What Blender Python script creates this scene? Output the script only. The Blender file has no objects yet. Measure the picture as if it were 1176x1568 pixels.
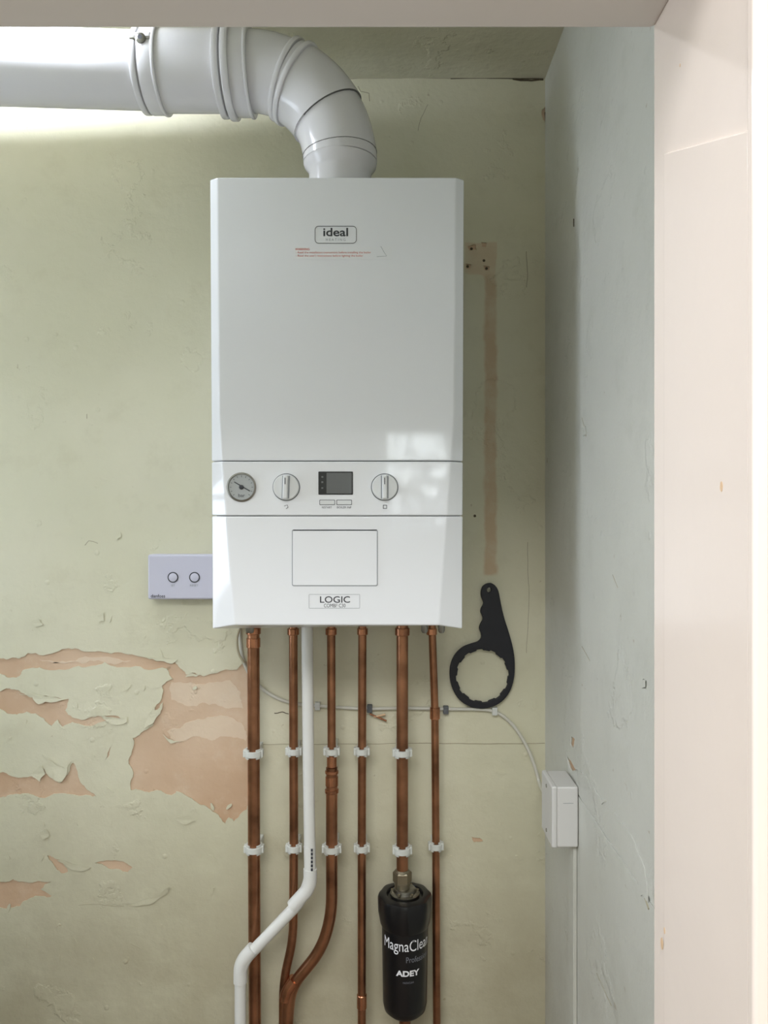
import bpy, math, random
from mathutils import Vector, Matrix
random.seed(7)
F=1150.0; CX=588.0; CY=784.0; D0=1.44; CH=1.6
def W(px,py,d=D0):
    return Vector(((px-CX)*d/F, d-D0, CH+(CY-py)*d/F))
sc=bpy.context.scene
col=sc.collection
try:
    sc.view_settings.view_transform='Standard'
    sc.view_settings.look='None'
except Exception: pass

# ---------------------------------------------------------------- materials
def lin(c):
    return tuple(((v/255)/12.92 if v/255<=0.04045 else (((v/255)+0.055)/1.055)**2.4) for v in c)+(1,)
def mat(name,rgb,rough=0.5,metal=0,var=0.06,vscale=8,bump=0.0,bscale=60,spec=0.5,coat=0,emit=None,estr=0,lo=0.0,hi=1.0):
    m=bpy.data.materials.new(name); m.use_nodes=True
    nt=m.node_tree; N=nt.nodes; L=nt.links
    b=N['Principled BSDF']
    b.inputs['Roughness'].default_value=rough
    b.inputs['Metallic'].default_value=metal
    b.inputs['Specular IOR Level'].default_value=spec
    b.inputs['Coat Weight'].default_value=coat
    tc=N.new('ShaderNodeTexCoord')
    nz=N.new('ShaderNodeTexNoise'); nz.inputs['Scale'].default_value=vscale; nz.inputs['Detail'].default_value=5
    L.new(tc.outputs['Object'],nz.inputs['Vector'])
    mx=N.new('ShaderNodeMix'); mx.data_type='RGBA'
    c=lin(rgb)
    mx.inputs[6].default_value=tuple(v*(1-var) for v in c[:3])+(1,)
    mx.inputs[7].default_value=tuple(min(1,v*(1+var)) for v in c[:3])+(1,)
    r=N.new('ShaderNodeMapRange'); r.inputs[1].default_value=lo; r.inputs[2].default_value=hi
    L.new(nz.outputs['Fac'],r.inputs[0]); L.new(r.outputs[0],mx.inputs[0])
    L.new(mx.outputs[2],b.inputs['Base Color'])
    if bump>0:
        n2=N.new('ShaderNodeTexNoise'); n2.inputs['Scale'].default_value=bscale; n2.inputs['Detail'].default_value=4
        L.new(tc.outputs['Object'],n2.inputs['Vector'])
        bp=N.new('ShaderNodeBump'); bp.inputs['Strength'].default_value=bump; bp.inputs['Distance'].default_value=0.004
        L.new(n2.outputs['Fac'],bp.inputs['Height']); L.new(bp.outputs[0],b.inputs['Normal'])
    if emit:
        b.inputs['Emission Color'].default_value=lin(emit); b.inputs['Emission Strength'].default_value=estr
    return m

def wallmat(name,c1,c2,c3,masks=(),bumpk=1.0,rough=0.5,low_shade=None):
    m=bpy.data.materials.new(name); m.use_nodes=True
    nt=m.node_tree; N=nt.nodes; L=nt.links; b=N['Principled BSDF']
    b.inputs['Roughness'].default_value=rough
    b.inputs['Specular IOR Level'].default_value=0.35
    tc=N.new('ShaderNodeTexCoord'); OB=tc.outputs['Object']
    def noise(s,d=5,r=0.55):
        n=N.new('ShaderNodeTexNoise'); n.inputs['Scale'].default_value=s; n.inputs['Detail'].default_value=d; n.inputs['Roughness'].default_value=r
        L.new(OB,n.inputs['Vector']); return n.outputs['Fac']
    def mr(inp,a,b_,c=0,d=1,t='SMOOTHSTEP'):
        r=N.new('ShaderNodeMapRange'); r.interpolation_type=t
        for i,v in enumerate((a,b_,c,d)): r.inputs[1+i].default_value=v
        L.new(inp,r.inputs[0]); return r.outputs[0]
    def mul(a,b_,op='MULTIPLY'):
        q=N.new('ShaderNodeMath'); q.operation=op
        for i,v in enumerate((a,b_)):
            if isinstance(v,(int,float)): q.inputs[i].default_value=v
            else: L.new(v,q.inputs[i])
        return q.outputs[0]
    def mix(f,a,b_):
        x=N.new('ShaderNodeMix'); x.data_type='RGBA'; L.new(f,x.inputs[0])
        for i,v in ((6,a),(7,b_)):
            if isinstance(v,tuple): x.inputs[i].default_value=v
            else: L.new(v,x.inputs[i])
        return x.outputs[2]
    base=mix(mr(noise(2.2),0.35,0.65),lin(c1),lin(c2))
    base=mix(mul(mr(noise(12,8,0.7),0.50,0.72),0.38),base,lin(c3))
    sep=N.new('ShaderNodeSeparateXYZ'); L.new(OB,sep.inputs[0])
    wob=mul(mul(noise(25,4),0.5,'SUBTRACT'),0.016)
    xx=mul(sep.outputs[0],wob,'ADD'); zz=mul(sep.outputs[2],wob,'ADD')
    if low_shade:
        f=mul(mr(sep.outputs[2],1.25,0.65),mr(noise(5,6,0.65),0.25,0.65,0.45,1))  # shade on the lower wall, put into the paint colour
        base=mix(mul(f,0.9),base,lin(low_shade))
    sp=mr(noise(38,3,0.6),0.70,0.76)
    base=mix(mul(sp,0.45),base,lin((150,132,100)))
    for (x0,x1,z0,z1,rgb,k,soft) in masks:
        f=mul(mul(mr(xx,x0,x0+soft),mr(xx,x1,x1-soft)),mul(mr(zz,z0,z0+soft),mr(zz,z1,z1-soft)))
        f=mul(mul(f,mr(noise(18,6,0.6),0.3,0.6,0.45,1)),k)
        base=mix(f,base,lin(rgb))
    L.new(base,b.inputs['Base Color'])
    fl=mr(noise(7,6,0.6),0.60,0.64)
    h=mul(mul(noise(3.0,3),1.8),mul(fl,0.14),'ADD')
    h=mul(h,mul(noise(60,6,0.6),0.15),'ADD')
    h=mul(h,mul(noise(16,3,0.5),0.24),'ADD')
    v=N.new('ShaderNodeTexVoronoi'); v.inputs['Scale'].default_value=17; L.new(OB,v.inputs['Vector'])
    h=mul(h,mul(mr(v.outputs['Distance'],0.10,0.03),0.12),'ADD')
    bp=N.new('ShaderNodeBump'); bp.inputs['Strength'].default_value=0.6*bumpk; bp.inputs['Distance'].default_value=0.012
    L.new(h,bp.inputs['Height']); L.new(bp.outputs[0],b.inputs['Normal'])
    return m

strip=W(739,884); strip2=W(763,415)
pa=W(710,422); pb=W(762,370)
M_back=wallmat('wall_paint_green',(216,212,188),(210,207,181),(198,193,166),low_shade=(176,168,142),
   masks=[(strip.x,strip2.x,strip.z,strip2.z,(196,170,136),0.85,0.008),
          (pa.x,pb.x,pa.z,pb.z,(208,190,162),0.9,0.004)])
M_right=wallmat('wall_paint_daylit',(213,213,205),(207,208,199),(192,193,182),low_shade=(190,188,176))  # right wall paint with the cool daylight cast put into its colour
M_plain=wallmat('wall_paint_plain',(208,209,197),(203,204,190),(193,193,180))
M_ceil=wallmat('ceiling_paint',(214,211,190),(208,204,182),(194,190,170),bumpk=1.3)
M_plaster=wallmat('bare_plaster',(212,186,160),(192,160,130),(220,206,184),bumpk=0.8,rough=0.8)
M_plaster.node_tree.nodes['Principled BSDF'].inputs['Specular IOR Level'].default_value=0.1
M_under=wallmat('undercoat_remnant',(220,200,176),(210,184,158),(226,216,196),bumpk=0.8,rough=0.7)
M_crack=mat('crack_dark',(88,78,60),0.9,var=0.3,vscale=80)
M_crackl=mat('crack_light',(170,162,138),0.9,var=0.2,vscale=80)
M_white=mat('boiler_white_enamel',(236,238,241),0.06,var=0.01,vscale=3,spec=0.5)
M_whiteB=mat('boiler_inner_dark',(120,124,126),0.6)
M_knob=mat('knob_white_plastic',(222,224,224),0.3,var=0.02)
M_line=mat('gap_grey',(95,98,100),0.6)
M_lgrey=mat('print_light_grey',(150,154,158),0.5)
M_dark=mat('print_dark_grey',(52,54,60),0.5)
M_red=mat('print_red',(205,95,75),0.6)
M_label=mat('label_film',(236,238,240),0.25,var=0.01)
M_gauge=mat('gauge_face',(176,180,180),0.35,var=0.03)
M_lcd=mat('lcd_screen',(98,100,100),0.2,var=0.05)
M_black=mat('black_display',(30,31,33),0.2)
M_flue=mat('flue_white_plastic',(220,219,221),0.18,var=0.02,vscale=6)
M_seal=mat('rubber_seal_grey',(105,105,104),0.7)
M_metal=mat('screw_metal',(150,148,142),0.3,metal=1,var=0.1)
M_copper=mat('copper_tarnished',(158,112,84),0.28,metal=0.9,var=0.4,vscale=20,bump=0.06,bscale=90,lo=0.3,hi=0.7)
M_copper2=mat('copper_fitting',(176,122,92),0.25,metal=0.9,var=0.3,vscale=35,lo=0.3,hi=0.7)
M_brass=mat('nickel_nut',(150,142,122),0.35,metal=0.9,var=0.12,vscale=40)
M_pvc=mat('white_pvc',(222,222,218),0.35,var=0.03)
M_clip=mat('clip_plastic',(206,208,202),0.45,var=0.05,vscale=30)
M_rec=mat('receiver_plastic',(200,199,213),0.4,var=0.01)
M_blackp=mat('black_plastic',(13,13,17),0.32,var=0.1,vscale=40)
M_tool=mat('tool_black_nylon',(18,19,28),0.5,var=0.1,vscale=60,bump=0.05,bscale=300)
M_cable=mat('cable_grey',(206,204,192),0.5,var=0.05,vscale=40)
M_jb=mat('junction_box_plastic',(216,215,212),0.4,var=0.04,vscale=20,bump=0.03)
M_trim=mat('gloss_cream_paint',(242,229,218),0.2,var=0.02,vscale=5,bump=0.12,bscale=14)
M_head=mat('door_head_shaded',(214,207,199),0.4,var=0.02,vscale=5,bump=0.08,bscale=14)  # greyer copy of the lining paint, the head's shade put into its colour
M_stain=mat('yellow_stain',(222,190,152),0.5,var=0.1,vscale=60)
M_floor=mat('floor_boards',(120,102,84),0.6,var=0.2,vscale=6)
M_wtext=mat('print_white',(235,235,238),0.5)
M_gtext=mat('print_grey',(120,122,130),0.5)

# ---------------------------------------------------------------- helpers
def empty(name,loc):
    e=bpy.data.objects.new(name,None); e.location=loc; e.empty_display_size=0.05; col.objects.link(e); return e
def put(o,parent=None):
    if o.name not in col.objects: col.objects.link(o)
    if parent is not None:
        o.parent=parent; o.matrix_parent_inverse=Matrix.Translation(-Vector(parent.location))
    return o
def meshobj(name,verts,faces,m,parent=None,smooth=False,bevel=0,seg=3):
    me=bpy.data.meshes.new(name); me.from_pydata([tuple(v) for v in verts],[],faces); me.update()
    import bmesh
    bm=bmesh.new(); bm.from_mesh(me); bmesh.ops.recalc_face_normals(bm,faces=bm.faces); bm.to_mesh(me); bm.free()
    if m: me.materials.append(m)
    o=bpy.data.objects.new(name,me)
    if smooth:
        for p in me.polygons: p.use_smooth=True
    put(o,parent)
    if bevel>0:
        bv=o.modifiers.new('Bevel','BEVEL'); bv.width=bevel; bv.segments=seg; bv.limit_method='ANGLE'; bv.angle_limit=math.radians(20)
        bv.harden_normals=True
        for p in me.polygons: p.use_smooth=True
    return o
def box(name,x0,x1,y0,y1,z0,z1,m,parent=None,bevel=0,seg=2):
    v=[(x,y,z) for x in(x0,x1) for y in(y0,y1) for z in(z0,z1)]
    f=[(0,1,3,2),(4,6,7,5),(0,4,5,1),(2,3,7,6),(0,2,6,4),(1,5,7,3)]
    return meshobj(name,v,f,m,parent,bevel=bevel,seg=seg)
def pbox(name,px0,px1,py0,py1,d,back,m,parent=None,bevel=0):
    a=W(px0,py0,d); b=W(px1,py1,d)
    return box(name,a.x,b.x,a.y,a.y+back,b.z,a.z,m,parent,bevel)
def lathe(name,prof,center,axis,m,parent=None,segs=48,sm=True):
    axis=Vector(axis).normalized(); q=Vector((0,0,1)).rotation_difference(axis)
    vs=[];fs=[];n=len(prof)
    for i in range(segs):
        a=2*math.pi*i/segs
        for r,h in prof:
            vs.append(Vector(center)+q@Vector((r*math.cos(a),r*math.sin(a),h)))
    for i in range(segs):
        j=(i+1)%segs
        for k in range(n-1):
            fs.append((i*n+k,j*n+k,j*n+k+1,i*n+k+1))
    fs.append(tuple(i*n for i in range(segs))[::-1]); fs.append(tuple(i*n+n-1 for i in range(segs)))
    o=meshobj(name,vs,fs,m,parent)
    if sm:
        for p in o.data.polygons: p.use_smooth=len(p.vertices)==4
        o.data.set_sharp_from_angle(angle=math.radians(35))
    return o
def conv(curve_ob):
    dg=bpy.context.evaluated_depsgraph_get(); dg.update()
    me=bpy.data.meshes.new_from_object(curve_ob.evaluated_get(dg)); return me
def fillet(pts,r,n=8):
    out=[Vector(pts[0])]
    for i in range(1,len(pts)-1):
        p=Vector(pts[i]);a=Vector(pts[i-1]);b=Vector(pts[i+1])
        da=(a-p);db=(b-p); rr=min(r,da.length*0.49,db.length*0.49)
        s=p+da.normalized()*rr; e=p+db.normalized()*rr
        for k in range(n+1):
            t=k/n; out.append(s*(1-t)**2+p*2*t*(1-t)+e*t*t)
    out.append(Vector(pts[-1])); return out
def tube(name,pts,r,m,parent=None,fr=0.0,res=8):
    if fr>0: pts=fillet(pts,fr)
    cu=bpy.data.curves.new(name,'CURVE'); cu.dimensions='3D'; cu.bevel_depth=r; cu.bevel_resolution=res; cu.use_fill_caps=True
    s=cu.splines.new('POLY'); s.points.add(len(pts)-1)
    for i,p in enumerate(pts): s.points[i].co=(*p,1)
    t=bpy.data.objects.new('tmp',cu); col.objects.link(t)
    me=conv(t); bpy.data.objects.remove(t); me.materials.clear(); me.materials.append(m)
    for p in me.polygons: p.use_smooth=len(p.vertices)<=4
    o=bpy.data.objects.new(name,me); put(o,parent); return o
def rough_poly(pts,it=3,k=0.16,seed=1):
    rnd=random.Random(seed); pts=[Vector(p) for p in pts]
    for _ in range(it):
        new=[]
        for i,p in enumerate(pts):
            q=pts[(i+1)%len(pts)]; d=q-p; nrm=Vector((-d.y,d.x))
            new.append(p); new.append((p+q)/2+nrm*rnd.uniform(-k,k))
        pts=new
    return pts
def layer(name,splines,thick,mapf,m,parent=None,bevel=0.0):
    cu=bpy.data.curves.new(name,'CURVE'); cu.dimensions='2D'; cu.fill_mode='BOTH'; cu.extrude=thick/2; cu.bevel_depth=bevel
    for sp in splines:
        s=cu.splines.new('POLY'); s.points.add(len(sp)-1); s.use_cyclic_u=True
        for i,p in enumerate(sp): s.points[i].co=(p[0],p[1],0,1)
    t=bpy.data.objects.new('tmp',cu); col.objects.link(t)
    me=conv(t); bpy.data.objects.remove(t); me.materials.clear(); me.materials.append(m)
    for v in me.vertices: v.co=mapf(v.co.x,v.co.y,v.co.z)
    import bmesh
    bm=bmesh.new(); bm.from_mesh(me); bmesh.ops.remove_doubles(bm,verts=bm.verts,dist=1e-6); bmesh.ops.recalc_face_normals(bm,faces=bm.faces); bm.to_mesh(me); bm.free()
    o=bpy.data.objects.new(name,me); put(o,parent); return o
def text(name,body,px0,px1,py0,py1,d,m,parent=None,bold=0.0,lift=0.0003,mapf=None):
    cu=bpy.data.curves.new(name,'FONT'); cu.body=body; cu.size=1; cu.offset=bold; cu.extrude=0.0; cu.resolution_u=4
    t=bpy.data.objects.new('tmp',cu); col.objects.link(t); me=conv(t); bpy.data.objects.remove(t)
    me.materials.clear(); me.materials.append(m)
    xs=[v.co.x for v in me.vertices]; ys=[v.co.y for v in me.vertices]
    a=W(px0,py0,d); b=W(px1,py1,d)
    x0,x1,y0,y1=min(xs),max(xs),min(ys),max(ys)
    for v in me.vertices:
        u=(v.co.x-x0)/(x1-x0); w=(v.co.y-y0)/(y1-y0)
        p=Vector((a.x+(b.x-a.x)*u, a.y-lift, b.z+(a.z-b.z)*w))
        v.co=mapf(p) if mapf else p
    o=bpy.data.objects.new(name,me); put(o,parent); return o
def rrect(cx,cz,w,h,r,n=5):
    pts=[]
    for sx,sz,a0 in ((1,1,0),(-1,1,90),(-1,-1,180),(1,-1,270)):
        for k in range(n+1):
            a=math.radians(a0+90*k/n)
            pts.append((cx+sx*(w/2-r)+r*math.cos(a),cz+sz*(h/2-r)+r*math.sin(a)))
    return pts
def frame(name,px0,px1,py0,py1,d,r,lw,m,parent):
    a=W(px0,py0,d);b=W(px1,py1,d); cx=(a.x+b.x)/2;cz=(a.z+b.z)/2;w=b.x-a.x;h=a.z-b.z
    yy=a.y
    return layer(name,[rrect(cx,cz,w,h,r),rrect(cx,cz,w-2*lw,h-2*lw,max(r-lw,0.0002))],0.0004,lambda x,y,z:Vector((x,yy-0.0002+z,y)),m,parent)
def plate(name,px0,px1,py0,py1,d,r,thick,m,parent,bevel=0):
    a=W(px0,py0,d);b=W(px1,py1,d); yy=a.y
    return layer(name,[rrect((a.x+b.x)/2,(a.z+b.z)/2,b.x-a.x-2*bevel,a.z-b.z-2*bevel,r)],thick,lambda x,y,z:Vector((x,yy+thick/2+z,y)),m,parent,bevel)
def crackline(name,pts,r,m,parent=None,seed=3,k=0.12,off=0.0):
    rnd=random.Random(seed); P=[Vector(p) for p in pts]
    for _ in range(3):
        new=[]
        for i in range(len(P)-1):
            d=P[i+1]-P[i]; new.append(P[i])
            new.append((P[i]+P[i+1])/2+Vector((rnd.uniform(-k,k)*d.length*0.4,0,rnd.uniform(-k,k)*d.length)))
        new.append(P[-1]); P=new
    return tube(name,P,r,m,parent,res=1)

XR=0.309; XL=-1.4; ZC=CH+(CY-120)*D0/F
YF0,YF1=-0.985,-0.82
# ---------------------------------------------------------------- room shell
wb=empty('wall_back',(0,0,0))
T=0.0022
box('plaster_core',XL,XR+0.004,T,0.12,0,ZC+0.02,M_plaster,wb)
def wp(l): return [((p[0]-CX)*D0/F, CH+(CY-p[1])*D0/F) for p in l]
H=[
[(-30,1012),(10,1010),(30,1008),(42,1000),(90,997),(130,998),(170,1001),(212,1005),(258,1008),(272,1018),(285,1033),(298,1030),(312,1036),(345,1025),(362,1026),(378,1012),(384,1060),(380,1140),(382,1200),(378,1240),(358,1258),(350,1252),(345,1262),(330,1245),(300,1228),(270,1212),(262,1218),(240,1210),(228,1214),(200,1210),(197,1170),(203,1130),(222,1118),(235,1110),(232,1092),(245,1075),(248,1050),(265,1040),(255,1024),(200,1022),(160,1014),(120,1020),(60,1022),(35,1026),(25,1038),(0,1032),(-30,1033)],
[(-30,1058),(10,1054),(30,1058),(50,1068),(105,1070),(100,1088),(110,1098),(150,1096),(190,1102),(196,1108),(150,1107),(110,1106),(95,1113),(88,1102),(78,1112),(66,1100),(40,1090),(20,1094),(0,1086),(-30,1082)],
[(-30,1182),(10,1184),(40,1190),(62,1186),(68,1176),(76,1190),(92,1199),(104,1186),(112,1168),(120,1190),(132,1208),(148,1220),(120,1219),(60,1222),(30,1217),(0,1222),(-30,1222)],
[(72,1310),(90,1316),(104,1335),(94,1338),(82,1324)],
[(145,1322),(180,1318),(203,1328),(195,1336),(165,1330)],
[(-30,1350),(20,1346),(40,1351),(78,1350),(62,1362),(80,1372),(45,1376),(30,1388),(10,1392),(-30,1398)],
[(172,1140),(168,1152),(160,1165),(165,1152)],
[(716,376),(728,374),(730,382),(719,384)],
[(737,371),(745,372),(744,378),(738,378)],[(740,406),(750,408),(749,414),(741,413)],[(713,403),(722,405),(719,412),(713,411)],
[(722,1281),(735,1283),(740,1288),(726,1290)],
[(830,168),(836,160),(836,188),(831,182)],
]
outer=[(XL,0),(XR+0.003,0),(XR+0.003,ZC+0.01),(XL,ZC+0.01)]
sp=[outer]+[[tuple(v) for v in rough_poly(wp(h),3,0.13,i+2)] for i,h in enumerate(H)]
layer('paint_layer',sp,T,lambda x,y,z:Vector((x,T/2+z,y)),M_back,wb)
for i,f in enumerate([[(296,1104),(318,1098),(345,1097),(370,1108),(376,1135),(340,1128),(322,1134),(300,1128),(270,1140),(255,1120),(275,1116)],
    [(262,1045),(300,1048),(352,1042),(368,1060),(372,1085),(330,1078),(290,1082),(262,1072)],
    [(60,1011),(120,1008),(160,1006),(200,1012),(150,1011),(100,1014)]]):
    pts=[tuple(v) for v in rough_poly(wp(f),3,0.14,80+i)]
    layer('undercoat_%d'%(i+1),[pts],0.0006,lambda x,y,z:Vector((x,T-0.0002+z,y)),M_under,wb)
fl=[[(66,1155),(74,1166),(84,1193),(96,1196),(104,1182),(110,1164),(98,1176),(88,1172)],
    [(150,1094),(178,1099),(196,1098),(194,1106),(170,1108)],
    [(30,1062),(50,1066),(60,1078),(70,1074),(104,1070),(80,1067),(50,1060)],
    [(230,1090),(250,1078),(246,1092),(236,1106),(222,1114)],
    [(215,1004),(250,1006),(272,1010),(262,1016),(240,1012)],
    [(45,1184),(64,1170),(70,1184),(62,1196),(52,1190)],
    [(88,1316),(110,1322),(140,1328),(132,1332),(104,1328)],
    [(192,1383),(240,1372),(262,1352),(256,1368),(235,1382),(205,1386)],
    [(284,1036),(292,1030),(306,1032),(300,1036)],[(250,1124),(262,1132),(280,1136),(262,1138)],
    [(228,1098),(236,1080),(240,1094)],[(150,942),(158,938),(160,950),(152,952)],[(48,952),(60,948),(66,956),(54,960)],
    [(62,1275),(70,1268),(76,1280),(66,1286)],[(268,1254),(290,1248),(300,1256),(282,1262)],[(176,820),(184,814),(186,822),(179,826)]]
for i,f in enumerate(fl):
    pts=[tuple(v) for v in rough_poly(wp(f),2,0.12,40+i)]
    cz=sum(p[1] for p in pts)/len(pts); 
    layer('paint_flake_%d'%(i+1),[pts],0.0008,lambda x,y,z:Vector((x,-0.0012-0.10*abs(y-cz)+z,y)),M_back,wb)
rnd=random.Random(21); chips=[]; cells=set()
for i in range(60):
    px=rnd.uniform(5,350) if i<40 else rnd.uniform(690,825); py=rnd.uniform(930,1480) if i<34 else rnd.uniform(640,1500)
    if 690<px<800 and 880<py<1110: continue
    k0=(int(px//26),int(py//26))
    if k0 in cells: continue
    cells.add(k0); cx_=(k0[0]+0.5)*26; cy_=(k0[1]+0.5)*26; a0=rnd.uniform(0,3.14); la_=rnd.uniform(3,9); lb=rnd.uniform(1,3)
    P=[]
    for q in range(7):
        t=2*math.pi*q/7; ex=la_*math.cos(t)*rnd.uniform(0.7,1.1); ey=lb*math.sin(t)*rnd.uniform(0.7,1.1)
        P.append((cx_+ex*math.cos(a0)-ey*math.sin(a0),cy_+ex*math.sin(a0)+ey*math.cos(a0)))
    chips.append([tuple(v) for v in rough_poly(wp(P),1,0.12,i)])
layer('paint_chips',chips,0.0016,lambda x,y,z:Vector((x,-0.0004+z,y)),M_back,wb)
def wl(l,y=0.0002): return [Vector(((p[0]-CX)*D0/F,y,CH+(CY-p[1])*D0/F)) for p in l]
cr=[([(530,121),(600,120),(690,120.5)],0.0007,M_crackl),([(690,120.5),(760,120),(832,121)],0.0011,M_crack),
    ([(785,121),(832,122)],0.0018,M_crack),
    ([(548,132),(552,140),(565,143),(566,155)],0.0008,M_crackl),
    ([(655,160),(645,180),(640,200)],0.0005,M_crackl),
    ([(400,1140),(520,1139),(640,1138)],0.0007,M_crackl),([(640,1138),(740,1139),(834,1138)],0.0009,M_crackl),
    ([(806,385),(808,420),(806,440)],0.0007,M_crackl),
    ([(808,830),(810,900),(806,1000)],0.0005,M_crackl),
    ([(130,835),(136,828),(150,832)],0.0007,M_crackl),
    ([(420,1092),(432,1090),(442,1093)],0.0009,M_crack),
    ([(200,1445),(215,1452)],0.0007,M_crackl),([(133,634),(133,641)],0.0007,M_crackl),([(120,1386),(150,1384),(190,1388)],0.0007,M_crackl),
    ([(835,172),(836,196)],0.0014,M_crack)]
for i,(l,r,m) in enumerate(cr): crackline('crack_%d'%(i+1),wl(l),r,m,wb,seed=i+5,k=0.05 if i not in (0,1,5,6) else 0.012)
for i,(px,py) in enumerate([(741,399),(716,408),(745,411),(722,381),(727,790)]):
    lathe('screw_hole_%d'%(i+1),[(0.0028,0),(0.0026,0.0005)],wl([(px,py)])[0],(0,-1,0),M_crack,wb,segs=10)

wr=empty('wall_right',(XR,-0.5,0))
box('plaster_core',XR+0.003,XR+0.12,-0.83,0.12,0,ZC+0.02,M_plaster,wr)
def rp(l):
    o=[]
    for px,py in l:
        d=XR*F/(px-CX); o.append((d-D0,CH+(CY-py)*d/F))
    return o
RH=[[(874,1128),(880,1132),(878,1146),(873,1140)],[(866,1155),(874,1165),(885,1185),(875,1180)],
    [(966,1285),(975,1278),(982,1290),(988,1318),(975,1306)],[(890,1225),(898,1240),(905,1255),(896,1245)],
    [(986,1040),(993,1042),(992,1056),(986,1052)]]
layer('paint_layer',[[(-0.83,0),(0.0,0),(0.0,ZC+0.01),(-0.83,ZC+0.01)]]+[[tuple(v) for v in rough_poly(rp(h),2,0.12,60+i)] for i,h in enumerate(RH) if i in(0,1,3)],0.003,lambda x,y,z:Vector((XR+0.0015+z,x,y)),M_right,wr)
ys=-0.245
seamz=CH-0.447
up=[(-0.825,seamz),(ys+0.008,seamz+0.001),(ys+0.004,1.75),(ys-0.006,2.0),(ys-0.03,2.12),(-0.825,2.10)]
layer('lining_upper',[rough_poly(up,3,0.004,9)]+[[tuple(v) for v in rough_poly(rp(h),2,0.12,60+i)] for i,h in enumerate(RH) if i in(4,)],0.0016,lambda x,y,z:Vector((XR-0.0008+z,x,y)),M_right,wr)
lo=[(-0.825,0),(ys+0.006,0),(ys+0.006,seamz-0.003),(-0.825,seamz-0.003)]
layer('lining_lower',[rough_poly(lo,4,0.004,11)]+[[tuple(v) for v in rough_poly(rp(RH[2]),2,0.12,66)]],0.0014,lambda x,y,z:Vector((XR-0.0007+z,x,y)),M_right,wr)
for i,(l,r) in enumerate([([(880,335),(880,347)],0.0008),([(893,640),(898,660)],0.0005),([(990,1375),(996,1392)],0.0014),([(897,655),(899,668)],0.0009),([(893,990),(905,1012)],0.0006),([(915,1490),(938,1540)],0.0005),([(940,880),(948,900)],0.0005)]):
    P=[Vector((XR-0.0016,a,b)) for a,b in rp(l)]
    tube('chip_%d'%(i+1),P,r,M_crackl if i else M_crack,wr,res=1)
rfl=[[(884,1178),(896,1186),(905,1200),(930,1226),(924,1232),(900,1206),(888,1196)],
     [(940,1246),(955,1262),(975,1290),(990,1330),(996,1382),(984,1372),(974,1330),(955,1290),(938,1262)],
     [(984,1042),(990,1040),(991,1052),(986,1054)],[(892,655),(898,652),(900,664),(894,668)]]
for i,f in enumerate(rfl):
    pts=[tuple(v) for v in rough_poly(rp(f),2,0.12,90+i)]
    layer('paint_flake_%d'%(i+1),[pts],0.0012,lambda x,y,z:Vector((XR-0.0022+z,x,y)),M_right,wr)

wl_=empty('wall_left',(XL,-0.4,0))
wy0,wy1,wz0,wz1=-0.78,-0.40,1.15,2.05
box('panel_rear',XL-0.1,XL,wy1,0.12,0,ZC+0.02,M_plain,wl_)
box('panel_front',XL-0.1,XL,YF0,wy0,0,ZC+0.02,M_plain,wl_)
box('panel_below',XL-0.1,XL,wy0,wy1,0,wz0,M_plain,wl_)
box('panel_above',XL-0.1,XL,wy0,wy1,wz1,ZC+0.02,M_plain,wl_)
M_glass=mat('window_daylight',(225,235,245),0.2,emit=(224,236,255),estr=6.5)
w1=empty('window_1',(XL-0.05,-0.59,1.6))
box('pane',XL-0.075,XL-0.07,wy0,wy1,wz0,wz1,M_glass,w1)
for n,a in (('frame_left',(wy0,wy0+0.025,wz0,wz1)),('frame_right',(wy1-0.025,wy1,wz0,wz1)),('frame_bottom',(wy0,wy1,wz0,wz0+0.025)),('frame_top',(wy0,wy1,wz1-0.025,wz1)),('glazing_bar',(wy0,wy1,1.59,1.61))):
    box(n,XL-0.068,XL-0.02,a[0],a[1],a[2],a[3],M_trim,w1,bevel=0.003)
box('ceiling',XL-0.1,XR+0.12,YF0,0.12,ZC,ZC+0.08,M_ceil)
box('floor',-2.6,1.8,-3.2,0.12,-0.06,0,M_floor)
DX0=-0.54; DX1=412*0.62/F; DZ=CH+739*0.62/F
wf=empty('wall_front',(0,-0.9,0))
box('panel_left',-2.6,DX0-0.03,YF0,YF1,0,ZC+0.06,M_plain,wf)
box('panel_right',DX1+0.03,1.8,YF0,YF1,0,ZC+0.06,M_plain,wf)
box('panel_over',DX0-0.03,DX1+0.03,YF0,YF1,DZ+0.03,ZC+0.06,M_plain,wf)
t1=empty('trim_1',(DX1,-0.9,1))
box('jamb_board',DX1,DX1+0.03,YF0-0.01,YF1,0,DZ+0.03,M_trim,t1,bevel=0.003)
yA=0.591-D0; yB=0.454-D0
v=[]
for x in (DX1-0.0022,DX1+0.001):
    v+=[(x,yB,0),(x,yA,0),(x,yA,CH+0.282),(x,yB,CH+0.2306)]
meshobj('jamb_filler_layer',v,[(0,1,2,3),(4,7,6,5),(0,4,5,1),(1,5,6,2),(2,6,7,3),(3,7,4,0)],M_trim,t1,bevel=0.0012)
box('door_stop',DX1-0.004,DX1+0.02,YF0-0.012,yB-0.001,0,DZ,M_trim,t1,bevel=0.003)
box('architrave',DX1+0.004,DX1+0.07,YF0-0.03,YF0-0.008,0,DZ+0.06,M_trim,t1,bevel=0.004)
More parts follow.
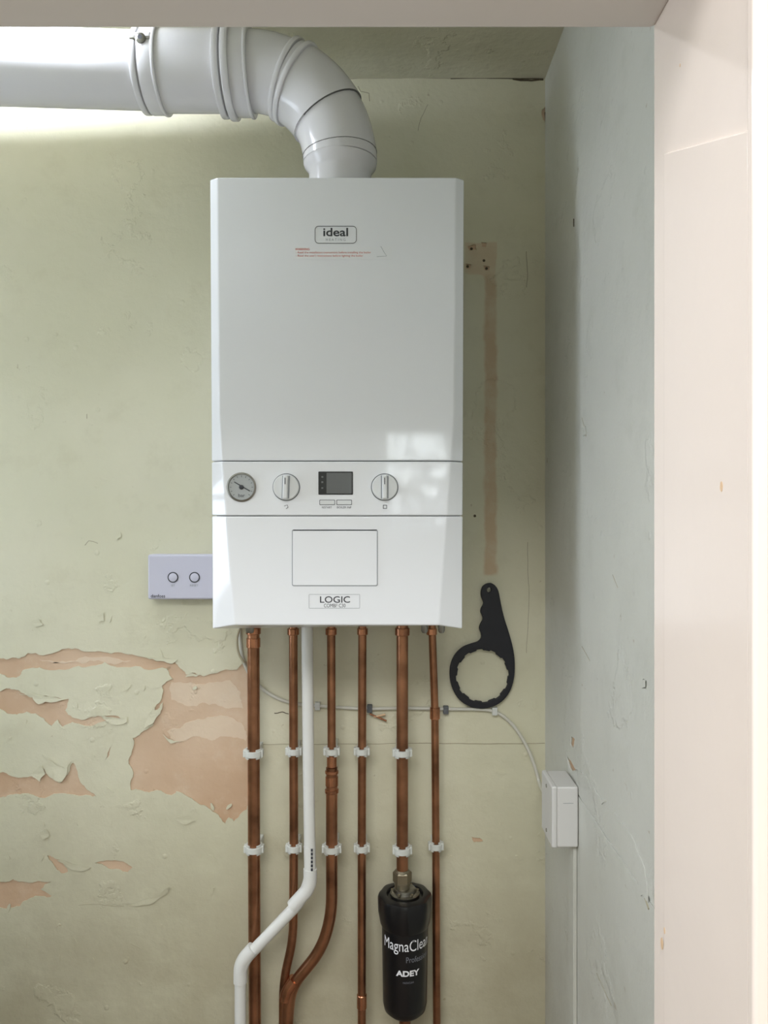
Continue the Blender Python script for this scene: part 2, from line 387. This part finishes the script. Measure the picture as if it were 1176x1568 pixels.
for i,(px,py,r) in enumerate([(1110,745,0.0016),(1018,1445,0.0022),(1046,100,0.0006),(1022,1425,0.0012)]):
    d=DX1*F/(px-CX); yy=d-D0; zz=CH+(CY-py)*d/F
    pts=rough_poly([(yy+r*math.cos(a)*1.2,zz+r*2.2*math.sin(a)) for a in [k*math.pi/4 for k in range(8)]],1,0.1,i)
    layer('paint_stain_%d'%(i+1),[pts],0.0003,lambda x,y,z:Vector((DX1-0.0023+z,x,y)),M_stain,t1)
t2=empty('trim_2',(0,-0.9,DZ))
box('head_board',DX0-0.03,DX1+0.001,YF0-0.01,YF1,DZ,DZ+0.03,M_head,t2,bevel=0.004)
t3=empty('trim_3',(DX0,-0.9,1))
box('jamb_board',DX0-0.03,DX0,YF0-0.01,YF1,0,DZ,M_trim,t3,bevel=0.003)
wh=empty('wall_hall',(0,-3,0))
hx0,hx1,hz0,hz1=0.02,0.32,1.50,2.0
YH=-2.94
box('panel_left',-2.6,hx0,YH-0.1,YH,0,2.5,M_plain,wh)
box('panel_right',hx1,1.8,YH-0.1,YH,0,2.5,M_plain,wh)
box('panel_below',hx0,hx1,YH-0.1,YH,0,hz0,M_plain,wh)
box('panel_above',hx0,hx1,YH-0.1,YH,hz1,2.5,M_plain,wh)
M_gl2=bpy.data.materials.new('garden_view'); M_gl2.use_nodes=True
nt=M_gl2.node_tree; b=nt.nodes['Principled BSDF']
tc=nt.nodes.new('ShaderNodeTexCoord'); nz=nt.nodes.new('ShaderNodeTexNoise'); nz.inputs['Scale'].default_value=22; nz.inputs['Detail'].default_value=8; nz.inputs['Roughness'].default_value=0.7
nt.links.new(tc.outputs['Object'],nz.inputs['Vector'])
sx=nt.nodes.new('ShaderNodeSeparateXYZ'); nt.links.new(tc.outputs['Object'],sx.inputs[0])
mr=nt.nodes.new('ShaderNodeMapRange'); 
for i,vv in enumerate((1.5,2.0,0.14,0.02)): mr.inputs[1+i].default_value=vv
nt.links.new(sx.outputs[2],mr.inputs[0])
sb=nt.nodes.new('ShaderNodeMath'); sb.operation='SUBTRACT'; nt.links.new(nz.outputs['Fac'],sb.inputs[0]); nt.links.new(mr.outputs[0],sb.inputs[1])
m2=nt.nodes.new('ShaderNodeMapRange'); m2.interpolation_type='SMOOTHSTEP'
for i,vv in enumerate((0.40,0.50,0.8,12.0)): m2.inputs[1+i].default_value=vv
nt.links.new(sb.outputs[0],m2.inputs[0]); nt.links.new(m2.outputs[0],b.inputs['Emission Strength'])
b.inputs['Emission Color'].default_value=(0.9,0.97,1,1); b.inputs['Base Color'].default_value=(0.1,0.12,0.1,1)
w2=empty('window_2',(0.17,YH,1.75))
box('pane',hx0,hx1,YH-0.06,YH-0.055,hz0,hz1,M_gl2,w2)
box('glazing_bar',hx0,hx1,YH-0.05,YH-0.03,1.845,1.86,M_trim,w2)

# ---------------------------------------------------------------- boiler
DB=1.16; XB=(515.5-CX)*DB/F
bo=empty('combi_boiler',(XB,-0.14,CH+0.17))
YFR=DB-D0
def wAt(z):
    t=(0.517-z)/0.697; return 0.1845-0.006*t-0.021*max(0,t-0.55)/0.45
def section(name,z0,z1,corner=0.0,topcut=0):
    vs=[]
    n=6
    for i in range(n+1):
        z=z0+(z1-z0)*i/n; w=wAt(z); Wo=0.1975-0.0015*max(0,(0.517-z)/0.697)
        yc=YFR+0.008+0.011*max(0,(0.517-z)/0.697)
        dz=-corner if i==0 else 0
        ring=[(-Wo,-0.06,z+dz),(-Wo,yc,z+dz),(-w,YFR,z),(w,YFR,z),(Wo,yc,z+dz),(Wo,-0.06,z+dz)]
        vs+=[(x+XB,y,zz+CH) for x,y,zz in ring]
    fs=[]
    for i in range(n):
        for k in range(6):
            a=i*6+k; b_=i*6+(k+1)%6; fs.append((a,b_,b_+6,a+6))
    fs.append((0,1,2,3,4,5)); fs.append(tuple(n*6+k for k in range(6))[::-1])
    return meshobj(name,vs,fs,M_white,bo,bevel=0.0022,seg=3)
zz1=(CY-706)*DB/F; zz2=(CY-790)*DB/F; zb=-0.1745
section('upper_cover',zz1+0.0005,0.517)
section('control_fascia',zz2+0.0005,zz1-0.0005)
section('lower_cover',zb,zz2-0.0005,corner=0.009)
box('chassis',XB-0.194,XB+0.194,-0.24,0.0,CH-0.172,CH+0.512,M_whiteB,bo)
box('back_frame',XB-0.196,XB+0.196,-0.06,0.0,CH-0.176,CH+0.515,M_white,bo,bevel=0.002)
dF=DB
frame('logo_border',482,546,346,373,dF,0.006,0.0008,M_dark,bo)
text('logo_text','ideal',495,533,349,362,dF,M_dark,bo,bold=0.018)
text('logo_subtext','H E A T I N G',499,529,365,369,dF,M_lgrey,bo)
plate('warning_label',449,600,378,397,dF-0.0003,0.001,0.0003,M_label,bo)
text('warning_title','WARNING',452,474,380,383.4,dF-0.0004,M_red,bo,bold=0.01)
text('warning_line_1','- Read the installation instructions before installing the boiler',453,568,385,389,dF-0.0004,M_red,bo)
text('warning_line_2',"- Read the user's instructions before lighting the boiler",453,556,390,394,dF-0.0004,M_red,bo)
tube('label_tear_line',[W(583,377,dF-0.001),W(588,386,dF-0.001),W(592,392,dF-0.001),W(577,393,dF-0.001)],0.0003,M_lgrey,bo,res=1)
g=W(370,746,dF)
lathe('gauge_bezel',[(0.0225,-0.002),(0.0228,0.002),(0.0205,0.003),(0.0195,0.0005)],g,(0,-1,0),M_metal,bo)
lathe('gauge_face',[(0.0196,0),(0.0196,0.0009)],g,(0,-1,0),M_gauge,bo)
for k in range(13):
    a=math.radians(225-k*22.5); c=g+Vector((math.cos(a)*0.0155,-0.0012,math.sin(a)*0.0155)); e=g+Vector((math.cos(a)*0.018,-0.0012,math.sin(a)*0.018))
    tube('gauge_tick_%d'%(k+1),[c,e],0.00032,M_dark,bo,res=1)
tube('gauge_needle',[g+Vector((-0.011,-0.0016,0.008)),g+Vector((0.013,-0.0016,-0.006))],0.0007,M_dark,bo,res=2)
lathe('gauge_hub',[(0.0035,0.0008),(0.0035,0.003),(0.002,0.0036)],g,(0,-1,0),M_dark,bo)
text('gauge_unit','bar',365,375,756,761,dF-0.001,M_dark,bo)
for nm,px,dbl in (('hot_water_knob',438.5,False),('heating_knob',589,True)):
    c=W(px,746,dF)
    lathe(nm+'_gap',[(0.0212,-0.001),(0.0212,0.0004)],c,(0,-1,0),M_line,bo)
    lathe(nm+'_disc',[(0.0200,0),(0.0198,0.005),(0.0188,0.0065),(0.0,0.0068)],c,(0,-1,0),M_knob,bo)
    a=Matrix.Rotation(math.radians(0 if dbl else 2),4,'Y')
    o=box(nm+'_grip',-0.0038,0.0038,-0.0155,-0.006,-0.0185,0.0185,M_knob,bo,bevel=0.0025,seg=3)
    o.data.transform(Matrix.Translation(c)@a)
    for sg in (-1,1):
        o=box(nm+'_grip_edge_%d'%(sg+2),-0.0008,0.0008,-0.0075,-0.006,-0.0175,0.0175,M_lgrey,bo)
        o.data.transform(Matrix.Translation(c+Vector((sg*0.0050,0,0)))@a)
    box(nm+'_mark',c.x-0.0006,c.x+0.0006,c.y-0.0158,c.y-0.0152,c.z+0.004,c.z+0.014,M_dark,bo)
plate('display_bezel',487.5,540.5,722,757.5,dF-0.0006,0.0012,0.001,M_black,bo)
plate('display_screen',500,538.5,724,755.5,dF-0.0010,0.001,0.0005,M_lcd,bo)
for i,y in enumerate((729,737,746)): plate('display_led_%d'%(i+1),492,495,y,y+2.5,dF-0.0012,0.0003,0.0004,M_lcd,bo)
for i,(a,b_) in enumerate(((490,512),(516,538))):
    plate('button_gap_%d'%(i+1),a-0.8,b_+0.8,765.2,773.3,dF-0.0004,0.0012,0.0006,M_dark,bo)
    plate('button_%d'%(i+1),a,b_,766,772.5,dF-0.0022,0.001,0.002,M_knob,bo)
text('button_text_1','RESTART',493,508,775.5,778.5,dF,M_dark,bo)
text('button_text_2','BOILER INF',516,538,775.5,778.5,dF,M_dark,bo)
frame('radiator_icon',586.5,592.5,773,779,dF,0.0005,0.0009,M_dark,bo)
tube('tap_icon',[W(435,775,dF-0.0004),W(440,773,dF-0.0004),W(441,777,dF-0.0004),W(438,779,dF-0.0004)],0.0004,M_dark,bo,res=1)
frame('flap_gap',447,578.5,811,897.5,dF-0.0002,0.003,0.0011,M_lgrey,bo)
pbox('flap_gap_top',449,577,811,812.6,dF-0.0006,0.001,M_line,bo)
plate('flap',448.6,577,813,896.2,dF-0.0012,0.002,0.0014,M_white,bo,bevel=0.0002)
frame('badge_border',473,551,910,931.5,dF,0.001,0.0005,M_lgrey,bo)
text('badge_text','LOGIC',490,536,913,923,dF,M_dark,bo,bold=0.008)
text('badge_subtext','COMBI\u00b2 C30',496,529,924.5,930,dF,M_dark,bo)
for i,px in enumerate((381,384,650,676)):
    c=W(px,962,1.30); lathe('bottom_screw_%d'%(i+1),[(0.006,0),(0.006,0.012),(0.004,0.016)],c+Vector((0,0,0.008)),(0,0,-1),M_metal,bo,segs=12)

# ---------------------------------------------------------------- flue
DFl=1.23; s=DFl/F
fe=empty('flue_pipe',W(400,130,DFl))
bc=W(381,250,DFl); R=140*s
def arc(a):
    t=math.radians(a); return bc+Vector((math.sin(t)*R,0,math.cos(t)*R)), Vector((math.cos(t),0,-math.sin(t)))
def ringat(name,p,d,r,w,m=None,prof=None):
    e=min(0.002,w*0.3)
    pr=prof or [(r-0.006,-w/2),(r-e,-w/2),(r-e*0.3,-w/2+e*0.3),(r,-w/2+e),(r,w/2-e),(r-e*0.3,w/2-e*0.3),(r-e,w/2),(r-0.006,w/2)]
    return lathe(name,pr,p,d,m or M_flue,fe,segs=72)
def varc(a0,a1,r,name,m=M_flue):
    n=24; tube(name,[arc(a0+(a1-a0)*i/n)[0] for i in range(n+1)],r,m,fe,res=14)
varc(0,90,56.5*s,'elbow')
varc(27,60,59*s,'elbow_socket')
hl=W(230,110,DFl)
tube('horizontal_socket',[W(245,110,DFl),W(382,110,DFl)],57.5*s,M_flue,fe,res=14)
farl=Vector((XL+0.001,hl.y-0.06,hl.z))
tube('horizontal_run',[W(246,110,DFl),W(205,110,DFl)+Vector((0,-0.002,0)),farl],54*s,M_flue,fe,res=14)
HX=Vector((1,0,0))
ringat('collar_1',W(341,110,DFl),HX,65*s,10*s)
ringat('collar_2',W(355,110,DFl),HX,68*s,11*s)
ringat('collar_body',W(368,110,DFl),HX,63*s,34*s)
ringat('collar_3',W(384,110,DFl),HX,65*s,5*s)
p,d=arc(25); ringat('joint_ring_1',p,d,61.5*s,8*s)
p,d=arc(31); ringat('joint_ring_2',p,d,63*s,8*s)
p,d=arc(60); ringat('joint_seal_1',p,d,59.1*s,0.9*s,M_seal)
p,d=arc(85); ringat('joint_seal_2',p,d,57.1*s,0.7*s,M_seal)
p,d=arc(90)
lathe('riser',[(56*s,0),(55*s,0.006),(49*s,0.014),(47.5*s,0.02),(46.5*s,p.z-(CH+0.5172))],p,(0,0,-1),M_flue,fe,segs=64)
ringat('bracket_band_1',W(220,110,DFl),HX,60*s,9*s)
ringat('bracket_band_2',W(238,110,DFl),HX,60*s,22*s)
ringat('bracket_edge',W(250,110,DFl),HX,62*s,5*s)
a=W(219,66,DFl-0.052)
box('clamp_lug',a.x-0.010,a.x+0.014,a.y-0.010,a.y+0.02,a.z-0.009,a.z+0.012,M_flue,fe,bevel=0.002)
tube('clamp_screw',[a+Vector((-0.018,-0.008,0.002)),a+Vector((0.016,-0.008,0.002))],0.0038,M_metal,fe)
lathe('clamp_screw_head',[(0.008,0),(0.008,0.004),(0.005,0.006)],a+Vector((0,-0.010,0)),(0,-1,0),M_metal,fe,segs=16)
lathe('clamp_screw_slot',[(0.004,0.0),(0.004,0.0006)],a+Vector((0,-0.016,0)),(0,-1,0),M_dark,fe,segs=6)

# ---------------------------------------------------------------- lamp on the ceiling
la=empty('ceiling_lamp',(-0.7,-0.33,ZC-0.02))
M_tube=mat('lamp_tube',(255,255,255),0.4,emit=(236,243,255),estr=78)
box('batten',-0.98,-0.40,-0.36,-0.30,ZC-0.018,ZC,M_pvc,la,bevel=0.003)
tube('tube',[(-0.96,-0.33,ZC-0.032),(-0.42,-0.33,ZC-0.032)],0.012,M_tube,la)
for i,x in enumerate((-0.968,-0.412)): box('end_cap_%d'%(i+1),x-0.009,x+0.009,-0.345,-0.315,ZC-0.046,ZC-0.016,M_pvc,la,bevel=0.002)

# ---------------------------------------------------------------- receiver box
re=empty('wireless_receiver',W(280,884,1.41))
a=W(226,849,1.41); b_=W(226,918,1.41)
box('case',a.x,-0.277,-0.03,-0.006,b_.z,a.z,M_rec,re,bevel=0.004,seg=3)
box('back_plate',a.x+0.003,-0.279,-0.007,0.0,b_.z+0.002,a.z-0.002,M_rec,re)
for i,px in enumerate((265,298)):
    c=W(px,884,1.41)
    lathe('button_ring_%d'%(i+1),[(0.0100,-0.001),(0.0100,0.0010),(0.0080,0.0010),(0.0080,0.0002)],c,(0,-1,0),M_dark,re)
    lathe('button_%d'%(i+1),[(0.0082,-0.001),(0.0080,0.0014),(0.007,0.0018)],c,(0,-1,0),M_rec,re)
text('button_label_1','SET',262,268,895,898,1.41,M_lgrey,re)
text('button_label_2','RESET',291,304,895,898,1.41,M_lgrey,re)
text('maker_text','danfoss',231,253,910,915,1.41,M_dark,re,bold=0.01)

# ---------------------------------------------------------------- pipes
def dep(yoff): return D0-yoff
YP=0.042; dp=dep(YP)
def pp(l,d): return [W(x,y,d) for x,y in l]
def stack(par,items):
    for nm,px,py,r,h,m in items:
        c=W(px,py,par['d']); lathe(nm,[(r*0.92,-h/2),(r,-h/2+0.001),(r,h/2-0.001),(r*0.92,h/2)],c,(0,0,1),m,par['e'],segs=32)
def newpipe(name,px,d):
    return {'e':empty(name,W(px,1100,d)),'d':d}
A=newpipe('copper_pipe',388,dp)
tube('run',pp([(388,940),(389,1300),(391,1700)],dp),0.0115,M_copper,A['e'])
stack(A,[('nut',388,966,0.0138,0.012,M_copper2),('coupling',388,984,0.013,0.018,M_copper2)])
B=newpipe('copper_pipe.001',449,dp)
tube('run',pp([(449,940),(450,1290),(449,1440),(434,1500),(433,1700)],dp),0.0082,M_copper,B['e'],fr=0.05)
stack(B,[('nut',449,967,0.011,0.012,M_copper2)])
dD=dep(0.05)
Dp=newpipe('copper_pipe.002',507,dD)
tube('run_upper',pp([(507,940),(508,1175)],dD),0.0078,M_copper,Dp['e'])
tube('run_lower',pp([(508,1175),(508,1400),(492,1455),(446,1510),(440,1560),(440,1700)],dD),0.0108,M_copper,Dp['e'],fr=0.06)
stack(Dp,[('nut',507,967,0.0105,0.012,M_copper2),('reducer_neck',508,1166,0.0092,0.02,M_copper2),('reducer_ring',508,1182,0.0125,0.006,M_copper2),('reducer_body',508,1196,0.0118,0.018,M_copper2),('reducer_ring_2',508,1211,0.0128,0.007,M_copper2)])
tube('tee_socket',pp([(452,1500),(441,1516),(438,1530)],dD),0.0126,M_copper2,Dp['e'],fr=0.01)
E=newpipe('copper_pipe.003',554,dp)
tube('run',pp([(555,940),(554,1300),(554,1700)],dp),0.0078,M_copper,E['e'])
stack(E,[('nut',555,967,0.010,0.012,M_copper2),('coupling',554,1533,0.0092,0.026,M_copper2)])
dFp=dep(0.058)
Fp=newpipe('copper_pipe.004',616,dFp)
tube('run',pp([(616,940),(616,1331)],dFp),0.0108,M_copper,Fp['e'])
stack(Fp,[('nut',616,967,0.0135,0.014,M_copper2)])
dG=dep(0.030)
G=newpipe('copper_pipe.005',665,dG)
tube('run',pp([(661,940),(666,1092),(667.5,1300),(669.5,1700)],dG),0.0072,M_copper,G['e'],fr=0.03)
stack(G,[('joint',666,1092,0.0095,0.022,M_copper2),('nut',661,967,0.010,0.012,M_copper2)])
dC=dep(0.078)
Cp=newpipe('condensate_pipe',470,dC)
tube('run',pp([(470,940),(472,1150),(475,1345),(462,1378),(376,1468),(368,1490),(368,1700)],dC),0.0104,M_pvc,Cp['e'],fr=0.022)
tube('elbow_socket_1',pp([(474,1295),(475,1335)],dC),0.0108,M_pvc,Cp['e'])
tube('elbow_upper',pp([(475,1330),(475,1358),(448,1388)],dC),0.0124,M_pvc,Cp['e'],fr=0.022)
tube('elbow_lower',pp([(388,1452),(368,1474),(368,1504)],dC),0.0124,M_pvc,Cp['e'],fr=0.022)
for i in range(6):
    pbox('print_mark_%d'%(i+1),476,479,1300+i*6,1304+i*6,dC-0.0114,0.001,M_dark,Cp['e'])
def clip(idx,px,py,r,d):
    nm='pipe_clip' if idx==0 else 'pipe_clip.%03d'%idx
    e=empty(nm,W(px,py,d)); c=W(px,py,d)
    h=0.0085; n=20; ro=r+0.0036; ri=r+0.0003
    vs=[];fs=[]
    a0,a1=math.radians(-60),math.radians(240)
    for i in range(n+1):
        a=a0+(a1-a0)*i/n
        for rr in(ri,ro):
            for z in(-h,h): vs.append(c+Vector((rr*math.cos(a),rr*math.sin(a),z)))
    for i in range(n):
        q=i*4
        for f in ((0,1,5,4),(2,6,7,3),(0,4,6,2),(1,3,7,5)): fs.append(tuple(q+t for t in f))
    fs.append((0,2,3,1)); q=n*4; fs.append((q,q+1,q+3,q+2))
    meshobj('jaw',vs,fs,M_clip,e)
    vs=[];fs=[];a0,a1=math.radians(180),math.radians(360)
    h2=h*0.62
    for i in range(n+1):
        a=a0+(a1-a0)*i/n
        for rr in(ri+0.0002,ro+0.0016):
            for z in(-h2,h2): vs.append(c+Vector((rr*math.cos(a),rr*math.sin(a),z)))
    for i in range(n):
        q=i*4
        for f in ((0,1,5,4),(2,6,7,3),(0,4,6,2),(1,3,7,5)): fs.append(tuple(q+t for t in f))
    fs.append((0,2,3,1)); q=n*4; fs.append((q,q+1,q+3,q+2))
    meshobj('strap',vs,fs,M_clip,e,bevel=0.0008)
    for j,sg in enumerate((-1,1)):
        x=c.x+sg*(ro+0.0005); box('lug_%d'%(j+1),x-0.003,x+0.003,c.y-0.006,c.y+0.006,c.z-h*0.8,c.z+h*0.8,M_clip,e,bevel=0.0012)
    box('base',c.x-ro*0.75,c.x+ro*0.75,c.y+r*0.75+0.002,0.0,c.z-h,c.z+h,M_clip,e,bevel=0.001)
cl=[(388,1153,0.0115,dp),(450,1150,0.0082,dp),(508,1150,0.0082,dD),(554,1150,0.008,dp),(616,1152,0.011,dFp),
    (389,1299,0.0115,dp),(450,1298,0.0082,dp),(508,1299,0.011,dD),(554,1298,0.008,dp),(616,1301,0.011,dFp),(667.5,1295,0.0074,dG)]
for i,c in enumerate(cl): clip(i,*c)

# ---------------------------------------------------------------- magnetic filter
dM=dep(0.058); kM=dM/F
mf=empty('magnetic_filter',W(620,1450,dM))
c=W(620,1358,dM)
def lobed(name,prof,cc,m,par,n=48,lobes=8,amp=0.0012):
    vs=[];fs=[];npf=len(prof)
    for i in range(n*2):
        a=math.pi*i/n
        for r,h,on in prof:
            rr=r+on*amp*math.cos(lobes*a); vs.append(cc+Vector((rr*math.cos(a),rr*math.sin(a),h)))
    for i in range(n*2):
        j=(i+1)%(n*2)
        for q in range(npf-1): fs.append((i*npf+q,j*npf+q,j*npf+q+1,i*npf+q+1))
    fs.append(tuple(i*npf for i in range(n*2))); fs.append(tuple(i*npf+npf-1 for i in range(n*2)))
    o=meshobj(name,vs,fs,m,par)
    for p in o.data.polygons: p.use_smooth=len(p.vertices)==4
    o.data.set_sharp_from_angle(angle=math.radians(40)); return o
cz=W(620,1368,dM)
lobed('cap',[(0.044,-0.054,0),(0.0455,-0.050,0),(0.0482,-0.030,1),(0.0488,-0.006,1),(0.047,-0.001,1),(0.042,0.001,0),(0.034,0.001,0),(0.031,-0.004,0),(0.0,-0.004,0)],cz,M_blackp,mf)
lathe('body',[(0.0,-0.218),(0.030,-0.216),(0.038,-0.208),(0.0405,-0.196),(0.0425,-0.05),(0.043,-0.03)],cz,(0,0,1),M_blackp,mf,segs=64)
lathe('chrome_collar',[(0.027,-0.004),(0.027,0.002),(0.023,0.004),(0.020,0.004),(0.019,0.010),(0.015,0.012),(0.0,0.012)],cz,(0,0,1),M_metal,mf)
for i in range(6):
    a=i*math.pi/3; q=cz+Vector((0.023*math.cos(a),0.023*math.sin(a),0.004))
    lathe('collar_stud_%d'%(i+1),[(0.003,0),(0.003,0.004),(0.001,0.005)],q,(0,0,1),M_brass,mf,segs=10)
cn=W(616,1342,dFp)
lathe('compression_nut',[(0.016,-0.010),(0.0175,-0.008),(0.0175,0.008),(0.0155,0.010)],cn,(0,0,1),M_brass,mf,segs=6,sm=False)
lathe('nut_olive',[(0.0145,-0.014),(0.0145,0.010),(0.0115,0.013)],cn,(0,0,1),M_brass,mf,segs=32)
lathe('inlet_stub',[(0.014,-0.020),(0.014,0.0)],cn,(0,0,1),M_brass,mf,segs=32)
tube('outlet_pipe',pp([(620,1548),(620,1700)],dFp),0.0108,M_copper,mf)
def cylmap(r):
    def f(p):
        ang=(p.x-c.x)/r; return Vector((c.x+r*math.sin(ang), (dM-D0)-r*math.cos(ang), p.z))
    return f
text('brand_text','MagnaClean',582,667,1441,1463,1.34,M_wtext,mf,mapf=cylmap(0.0424))
text('brand_subtext','Professional',622,668,1466,1475,1.34,M_gtext,mf,mapf=cylmap(0.0421))
text('maker_text','ADEY',606,644,1487,1496,1.34,M_wtext,mf,bold=0.04,mapf=cylmap(0.0419))
text('small_print','MAGNACLEAN',617,634,1504,1507,1.34,M_gtext,mf,mapf=cylmap(0.0418))

# ---------------------------------------------------------------- hanging spanner
dS=1.432
sp_o=[(748,893),(756,895),(762,903),(765,920),(770,944),(778,968),(784,990),(787,1008),(787,1032),(783,1052),(773,1069),(758,1080),(738,1084.5),(718,1081),(702,1070),(692,1052),(689,1034),(690,1018),(696,1003),(708,991),(722,986),(733,983),(738,976),(737,968),(734,962),(736,955),(740,949),(739,942),(736,937),(737,931),(741,925),(740,919),(737,913),(737,904),(740,897)]
def sm(pts,it=2):
    P=[Vector(p) for p in pts]
    for _ in range(it):
        N=[]
        for i in range(len(P)):
            q=P[(i+1)%len(P)]; N+= [P[i]*0.75+q*0.25,P[i]*0.25+q*0.75]
        P=N
    return P
def ws(P,d): return [((p[0]-CX)*d/F,CH+(CY-p[1])*d/F) for p in P]
inner=[]
for i in range(144):
    a=2*math.pi*i/144; r=40.5+(0.9 if (i%12)<6 else -0.9)
    inner.append((738.5+r*math.cos(a),1034.5-r*1.01*math.sin(a)))
hole=[(748.5+4.2*math.cos(2*math.pi*i/16),903-5*math.sin(2*math.pi*i/16)) for i in range(16)]
se=empty('filter_spanner',W(745,980,dS))
tS=0.0045
layer('handle_and_ring',[ws(sm(sp_o),dS),ws(inner,dS),ws(hole,dS)],tS,lambda x,y,z:Vector((x,dS-D0+z,y)),M_tool,se,bevel=0.0012)
hk=W(748.5,900,1.43); tube('hanging_nail',[hk+Vector((0,0.010,0)),hk+Vector((0,-0.008,0))],0.0014,M_metal,se,res=3)

# ---------------------------------------------------------------- cables
ca=empty('thermostat_cable',W(560,1084))
dc=1.4355
def smooth3(P,it=3):
    for _ in range(it):
        N=[P[0]]
        for i in range(len(P)-1): N+=[P[i]*0.75+P[i+1]*0.25,P[i]*0.25+P[i+1]*0.75]
        N.append(P[-1]); P=N
    return P
pts=pp([(366,945),(368,990),(374,1020),(392,1048),(420,1068),(450,1078),(500,1082),(560,1086),(620,1084),(690,1086),(740,1086),(762,1090),(785,1108),(806,1140),(820,1175),(827,1205)],dc)+[Vector((0.272,-0.19,CH-0.475))]
tube('sheath',smooth3(pts),0.0032,M_cable,ca,res=4)
tube('earth_wire',smooth3(pp([(372,950),(362,975),(364,1000),(374,1015)],1.42)),0.0022,M_crackl,ca,res=4)
for i,(px,py) in enumerate(((566,1086),(683,1088),(758,1090),(486,1082))):
    pbox('cable_clip_%d'%(i+1),px-4,px+4,py-6,py+6,1.430,0.010,M_line if i<2 else M_clip,ca,bevel=0.001)
for i,l in enumerate(([(566,1093),(592,1104)],[(572,1098),(590,1094)])):
    tube('loose_end_%d'%(i+1),pp(l,1.432),0.0018,M_stain if i else M_copper2,ca,res=2)

# ---------------------------------------------------------------- junction box on right wall
jb=empty('junction_box',(0.287,-0.22,CH-0.48))
jx0=0.2648; jz1=CH-0.434; jz0=CH-0.53; jy0=1.185-D0; jy1=1.262-D0
box('case',jx0+0.008,XR-0.0022,jy0,jy1,jz0,jz1,M_jb,jb,bevel=0.003)
box('cover',jx0,jx0+0.0085,jy0-0.001,jy1+0.001,jz0-0.001,jz1+0.001,M_jb,jb,bevel=0.003)
for i,z in enumerate((jz0+0.012,jz1-0.012)): lathe('cover_screw_%d'%(i+1),[(0.003,-0.001),(0.003,0.001)],(jx0,(jy0+jy1)/2,z),(-1,0,0),M_metal,jb,segs=12)
box('knockout',jx0+0.018,jx0+0.034,jy0-0.0003,jy0+0.001,jz0+0.07,jz0+0.0706,M_lgrey,jb)
box('trim_4',XR-0.008,XR-0.0018,jy0+0.010,jy0+0.04,0,jz0-0.001,M_right,None,bevel=0.001)

# ---------------------------------------------------------------- lights
w=bpy.data.worlds.new('World'); sc.world=w; w.use_nodes=True
bg=w.node_tree.nodes['Background']; bg.inputs[0].default_value=(0.95,0.965,1.0,1); bg.inputs[1].default_value=1.3
def area(name,loc,rot,sx,sy,e,colr):
    l=bpy.data.lights.new(name,'AREA'); l.shape='RECTANGLE'; l.size=sx; l.size_y=sy; l.energy=e; l.color=colr
    o=bpy.data.objects.new(name,l); o.location=loc; o.rotation_euler=rot; col.objects.link(o); return o
area('hall_fill_light',(-0.3,-2.2,2.7),(math.radians(32),0,0),1.2,0.6,30,(0.98,0.985,1.0))  # unseen soft fill added behind the camera to lift the front

# ---------------------------------------------------------------- camera
cam=bpy.data.cameras.new('camera'); co=bpy.data.objects.new('camera',cam); col.objects.link(co)
cam.sensor_fit='VERTICAL'; cam.sensor_height=36; cam.lens=F/1568*36; cam.clip_start=0.01
co.location=(0,-D0,CH); co.rotation_euler=(math.radians(90),0,0)
sc.camera=co
